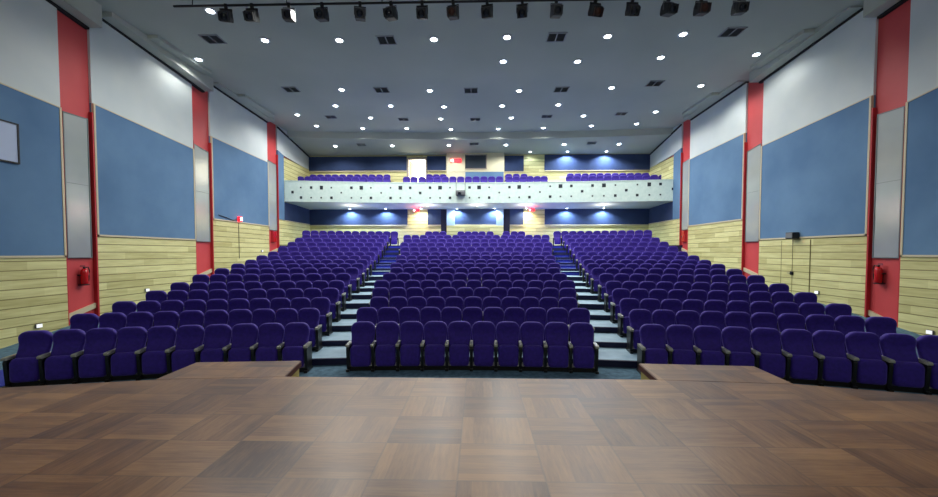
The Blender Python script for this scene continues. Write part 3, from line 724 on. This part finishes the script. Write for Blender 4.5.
# ------------------------------------------------------------------ spotlight pipe and stage spotlights
PY, PZ = 12.0, 10.37
lp = empty('lighting_pipe', (0, PY, PZ)); tag(lp, 'long black pipe under the ceiling carrying the stage spotlights', 'lighting pipe')
q = MB(); q.tube([(-9.6, 0, 0), (9.6, 0, 0)], .035, M['black'], 12); q.build('pipe', lp)
q = MB(); q.tube([(-9.4, 0, .22), (-1.6, 0, .22)], .03, M['black'], 12); q.build('upper_pipe', lp)
for x in (-9, -6, -3, 0, 3, 6, 9):
    q = MB(); q.tube([(x, 0, 0), (x, 0, CEIL - PZ)], .015, M['black'], 8); q.build('hanger', lp)
def spotlight(x, gel, yoke, tilt, pan, label, sc=1.0):
    r = empty('stage_spotlight', (x, PY, PZ - .02), pan); r.scale = (.9, .9, 1.0); tag(r, label, 'spotlight', 'black stage spotlights on the pipe')
    q = MB(); q.box(-.05, .05, -.05, .05, -.08, .06, M['black']); q.build('clamp', r, bevel=.01)
    q = MB(); y_ = M['silver'] if yoke else M['black']
    q.box(-.20, .20, -.02, .02, -.10, -.085, y_); q.box(-.20, -.185, -.02, .02, -.34, -.09, y_); q.box(.185, .20, -.02, .02, -.34, -.09, y_); q.build('yoke', r)
    b = MB()
    b.prism([(-.2, -.14), (.14, -.17), (.2, -.1), (.2, .1), (.14, .17), (-.2, .14)], 'x', -.165, .165, M['housing'])
    for i in range(4): b.box(-.168, .168, .02 + i * .04, .035 + i * .04, .12, .185, M['housing'])
    bo = b.build('housing', r, (0, 0, -.32), bevel=.012); bo.rotation_euler = (tilt, 0, 0)
    l = MB(); l.box(-.15, .15, -.222, -.2, -.13, .13, M['housing']); l.lathe([(.11, -.235), (.11, -.2), (.05, -.2)], M['amber'] if gel else M['dark_glass'], axis='y', n=18)
    l.build('lens', bo)
    for s_ in (-1, 1):
        d_ = MB(); d_.box(s_ * .15 - .004, s_ * .15 + .004, -.30, -.2, -.12, .12, M['amber'] if gel else M['black']); d_.build('barn_door', bo)
sp = [(226,0,0),(252,0,0),(289,0,1),(322,0,0),(360,0,0),(391,0,1),(422,0,0),(453,1,0),(487,0,0),(522,0,0),(556,0,1),(595,1,0),(632,0,0),(668,0,1),(701,1,0),(739,0,1)]
for i, (px, gel, yk) in enumerate(sp):
    x = (px - 478.4) / 380 * (11.75 - .0248 * (px - 478.4) / 32)
    d_ = 'amber-filtered' if gel else ('silver-bracketed' if yk else 'plain black')
    spotlight(x, gel, yk, math.radians(random.choice((18, 28, 35))), math.radians(random.uniform(-14, 14)), '%s stage spotlight, %s from the left along the ceiling pipe' % (d_, ORD[i]))

# ------------------------------------------------------------------ wall fittings
def extinguisher(side, y, z, label, small=False):
    s = 1 if side == 'right' else -1; X = WR if s > 0 else WL
    r = empty('fire_extinguisher', (X, y, z)); tag(r, label, 'fire extinguisher')
    cx = -s * .13
    q = MB(); q.lathe([(.02, -.30), (.085, -.29), (.095, -.26), (.095, .10), (.08, .17), (.035, .21)], M['extinguisher'], (cx, 0, 0), n=24); q.build('cylinder', r)
    q = MB(); q.lathe([(.03, .20), (.03, .26), (.02, .28)], M['black'], (cx, 0, 0), n=14); q.box(cx - .015, cx + .015, -.12, .02, .27, .29, M['black']); q.box(cx - .012, cx + .012, -.11, .02, .31, .325, M['black']); q.build('valve_handle', r)
    q = MB(); q.tube([(cx, .02, .24), (cx, .13, .26), (cx, .17, .14), (cx, .15, -.04), (cx, .13, -.2)], .016, M['black']); q.build('hose', r)
    q = MB(); q.box(*sorted((cx, 0)), -.10, .10, -.02, .02, M['black']); q.box(*sorted((cx * 1.6, 0)), -.09, .09, -.33, -.30, M['black']); q.box(*sorted((-s * .0, -s * .012)), -.03, .03, -.33, .02, M['black']); q.build('bracket', r)
extinguisher('left', 12.10, 1.88, 'red fire extinguisher on the nearest red strip, notice board side')
extinguisher('right', 12.42, 1.95, 'red fire extinguisher on the nearest red strip, speaker side')
for side, y, z in (('left', 23.78, 3.62), ('right', 24.05, 3.62)):
    s = 1 if side == 'right' else -1; X = WR if s > 0 else WL
    r = empty('fire_hose_box', (X, y, z)); tag(r, 'small dark red box low on the far red strip, %s wall' % side, 'fire hose box')
    q = MB(); q.box(*sorted((0, -s * .14)), -.2, .2, -.35, .35, M['red_dark']); q.build('box_body', r, bevel=.01)
    q = MB(); q.box(*sorted((-s * .14, -s * .155)), -.17, .17, -.32, .32, M['extinguisher']); dd = q.build('door', r)
    q = MB(); q.box(*sorted((-s * .155, -s * .18)), .10, .13, -.05, .05, M['black']); q.build('handle', dd)
# notice board on the near left panel
r = empty('notice_board', (WL + TH + .02, 9.5, 5.65)); tag(r, 'pale blank notice board with dark frame on the near blue panel', 'notice board')
q = MB(); q.box(0.0, .03, -.9, .9, -.52, .52, M['board']); q.build('board', r)
q = MB()
for a in ((-.94, .94, .52, .56), (-.94, .94, -.56, -.52), (-.94, -.9, -.52, .52), (.9, .94, -.52, .52)): q.box(0.0, .045, a[0], a[1], a[2], a[3], M['black'])
q.build('frame', r)
# black speaker and its cable, right wall
xr = WR - TH
r = empty('wall_speaker', (xr - .02, 15.62, 3.3)); tag(r, 'small black speaker on the right wall at the blue panel edge', 'speaker')
q = MB(); q.box(-.28, -.02, -.19, .19, -.13, .13, M['black']); q.build('cabinet', r, bevel=.02)
q = MB(); q.box(-.295, -.28, -.16, .16, -.10, .10, M['vent']); q.build('grille', r)
q = MB(); q.box(-.06, .02, -.04, .04, -.05, .05, M['silver']); q.build('bracket', r)
q = MB(); q.tube([(xr - .02, 15.78, 3.15), (xr - .015, 15.77, 2.4), (xr - .02, 15.78, 1.86)], .008, M['black']); tag(q.build('speaker_cable'), 'thin dark cable running down boards below the black speaker', 'cable')
r = empty('door_lock', (xr - .01, 15.77, 1.78)); tag(r, 'small dark lock box on the side door seam, speaker side', 'lock')
q = MB(); q.box(-.05, .0, -.07, .07, -.07, .07, M['black']); q.build('lock_body', r, bevel=.01)
q = MB(); q.tube([(-.04, 0, 0), (-.09, 0, 0), (-.09, .14, 0)], .012, M['silver']); q.build('handle', r)
# side door in the boards, right
dq = MB()
for a, b in ((14.98, 15.76), (15.79, 16.33)): dq.box(xr - .015, xr + .02, a, b, 1.0, 3.12, M['boards'])
for yy in (14.95, 15.765, 16.34): dq.box(xr - .018, xr + .01, yy, yy + .012, 1.0, 3.12, M['joint'])
struct(dq, 'door_2')
# red lamp and cable, left wall
xl = WL + TH
r = empty('warning_lamp', (xl + .03, 20.2, 4.42)); tag(r, 'small glowing red warning lamp on the left wall panel edge', 'warning lamp')
q = MB(); q.box(0, .12, -.12, .12, -.13, .13, M['exit']); q.build('lamp_body', r, bevel=.02)
q = MB(); q.box(.12, .14, -.02, .1, -.07, .07, M['white_glow']); q.build('lamp_face', r)
q = MB(); q.tube([(.03, -.1, 0), (.05, -.55, -.12), (.02, -1.0, -.02), (.0, -1.6, .06)], .02, M['black']); q.build('bracket_arm', r)
q = MB(); q.tube([(xl + .02, 20.2, 4.3), (xl + .015, 20.21, 3.3), (xl + .02, 20.2, 2.3)], .014, M['black']); tag(q.build('lamp_cable'), 'thin dark cable hanging below the red warning lamp', 'cable')
for side, y, z, lab in (('left', 10.76, .47, 'nearest the stage, left wall'), ('left', 14.43, 1.16, 'left wall between first and second red strips'), ('left', 22.35, 2.71, 'left wall below the red warning lamp panel'),
                        ('right', 10.98, .37, 'nearest the stage, right wall'), ('right', 14.59, 1.12, 'right wall near the black speaker')):
    s = 1 if side == 'right' else -1; X = (WR - TH) if s > 0 else (WL + TH)
    r = empty('step_light', (X, y, z)); tag(r, 'small white step light on the boards, ' + lab, 'step light')
    q = MB(); q.box(*sorted((0, -s * .05)), -.08, .08, -.06, .06, M['silver']); q.build('housing', r, bevel=.01)
    q = MB(); q.box(*sorted((-s * .05, -s * .065)), -.07, .07, -.05, .05, M['steplight']); q.build('diffuser', r)

q = MB(); q.box(-11.2, -9.3, 6.9, 8.1, .0, .012, M['blue_carpet']); tag(q.build('floor_patch'), 'bright blue floor patch beside the front row on the notice board side', 'mat')  # flat bright blue patch on the floor
# exit signs
def exit_sign(x, y, z, w_, h_, label, rod):
    r = empty('exit_sign', (x, y, z)); tag(r, label, 'exit sign')
    q = MB(); q.box(-w_ / 2, w_ / 2, -.03, .03, -h_ / 2, h_ / 2, M['exit']); q.build('sign_panel', r, bevel=.008)
    q = MB(); q.box(-w_ / 2 + .02, -w_ / 2 + .02 + h_ * .6, -.036, -.03, -h_ * .3, h_ * .3, M['white_glow']); q.build('lit_spot', r)
    if rod:
        q = MB(); q.box(-.02, .02, -.02, .02, h_ / 2, h_ / 2 + rod, M['silver']); q.build('hanger', r)
exit_sign((456 - 478.4) / 380 * 28.5, YB - .39, 9.47, .75, .28, 'red exit sign on the cream wall beside the booth window', 0)
exit_sign((416 - 478.4) / 380 * 27.9, 28.0, 5.72, .42, .17, 'red exit sign above the left entrance under the balcony', .09)
exit_sign((531.5 - 478.4) / 380 * 27.9, 28.0, 5.72, .42, .17, 'red exit sign above the right entrance under the balcony', .09)
for px in (416, 531.5):
    add_light('POINT', ((px - 478.4) / 380 * 27.9, 27.9, 5.7), 14, (1, .06, .1), .08)

# projector hanging on the parapet
px_ = (460.7 - 478.4) / 380 * 26.2; yb = bal_y(px_)
r = empty('projector', (px_, yb - .25, 6.62)); tag(r, 'small grey projector hanging on straps from the balcony parapet', 'projector')
q = MB(); q.box(-.30, .30, -.22, .2, -.12, .14, M['silver']); q.build('case', r, bevel=.03)
q = MB(); q.lathe([(.11, -.30), (.12, -.22), (.10, -.2)], M['dark_glass'], (-.06, 0, 0), axis='y', n=20); q.build('lens', r)
q = MB(); q.box(-.32, .32, -.2, .22, .14, .20, M['vent']); q.box(-.32, -.29, -.2, .22, -.1, .2, M['vent']); q.box(.29, .32, -.2, .22, -.1, .2, M['vent']); q.build('cradle', r)
for s_ in (-1, 1):
    q = MB(); q.box(s_ * .31 - .015, s_ * .31 + .015, .19, .215, .1, .82, M['grey_trim']); q.box(s_ * .31 - .015, s_ * .31 + .015, .2, .44, .80, .82, M['grey_trim']); q.build('strap', r)

# ------------------------------------------------------------------ general light
wd = bpy.data.worlds.new('world'); SC.world = wd; wd.use_nodes = True
wd.node_tree.nodes['Background'].inputs['Color'].default_value = (0, 0, 0, 1)
# fill lights added unseen behind the viewpoint to brighten the hall, housings invented
FILL = 100.0
for i, x in enumerate((-8, 0, 8)):
    r = empty('added_fill_light', (x, -3.0, 8.8)); tag(r, 'flood light added behind the viewpoint, %s from the left' % ORD[i], 'flood light', 'flood lights added over the stage')
    q = MB(); q.box(-.5, .5, -.12, .0, -.2, .2, M['housing']); q.build('housing', r); q = MB(); q.tube([(0, -.06, .2), (0, -.06, CEIL - 8.8)], .02, M['black']); q.build('hanger', r)
    l = bpy.data.lights.new('fill', 'AREA'); l.energy = FILL; l.size = 1.0; l.size_y = .4; l.shape = 'RECTANGLE'; l.color = (.95, .97, 1)
    o = bpy.data.objects.new('fill', l); COL.objects.link(o); o.location = (x, -2.95, 8.8)
    o.rotation_euler = (math.radians(78), 0, 0)

# ------------------------------------------------------------------ camera
cam = bpy.data.cameras.new('camera'); co = bpy.data.objects.new('camera', cam); COL.objects.link(co); SC.camera = co
co.location = (0, 0, 2.62); co.rotation_euler = (math.radians(90 - 1.9), 0, math.radians(1.42))
cam.sensor_width = 36; cam.lens = 380 / 938 * 36; cam.shift_y = (4.0 + 380 * math.tan(math.radians(1.9))) / 938; cam.clip_start = .05; cam.clip_end = 200
SC.view_settings.view_transform = 'Standard'; SC.view_settings.look = 'None'; SC.view_settings.exposure = 0.28; SC.view_settings.gamma = 1.0
SC.cycles.use_denoising = True
SC.cycles.max_bounces = 8; SC.cycles.diffuse_bounces = 6
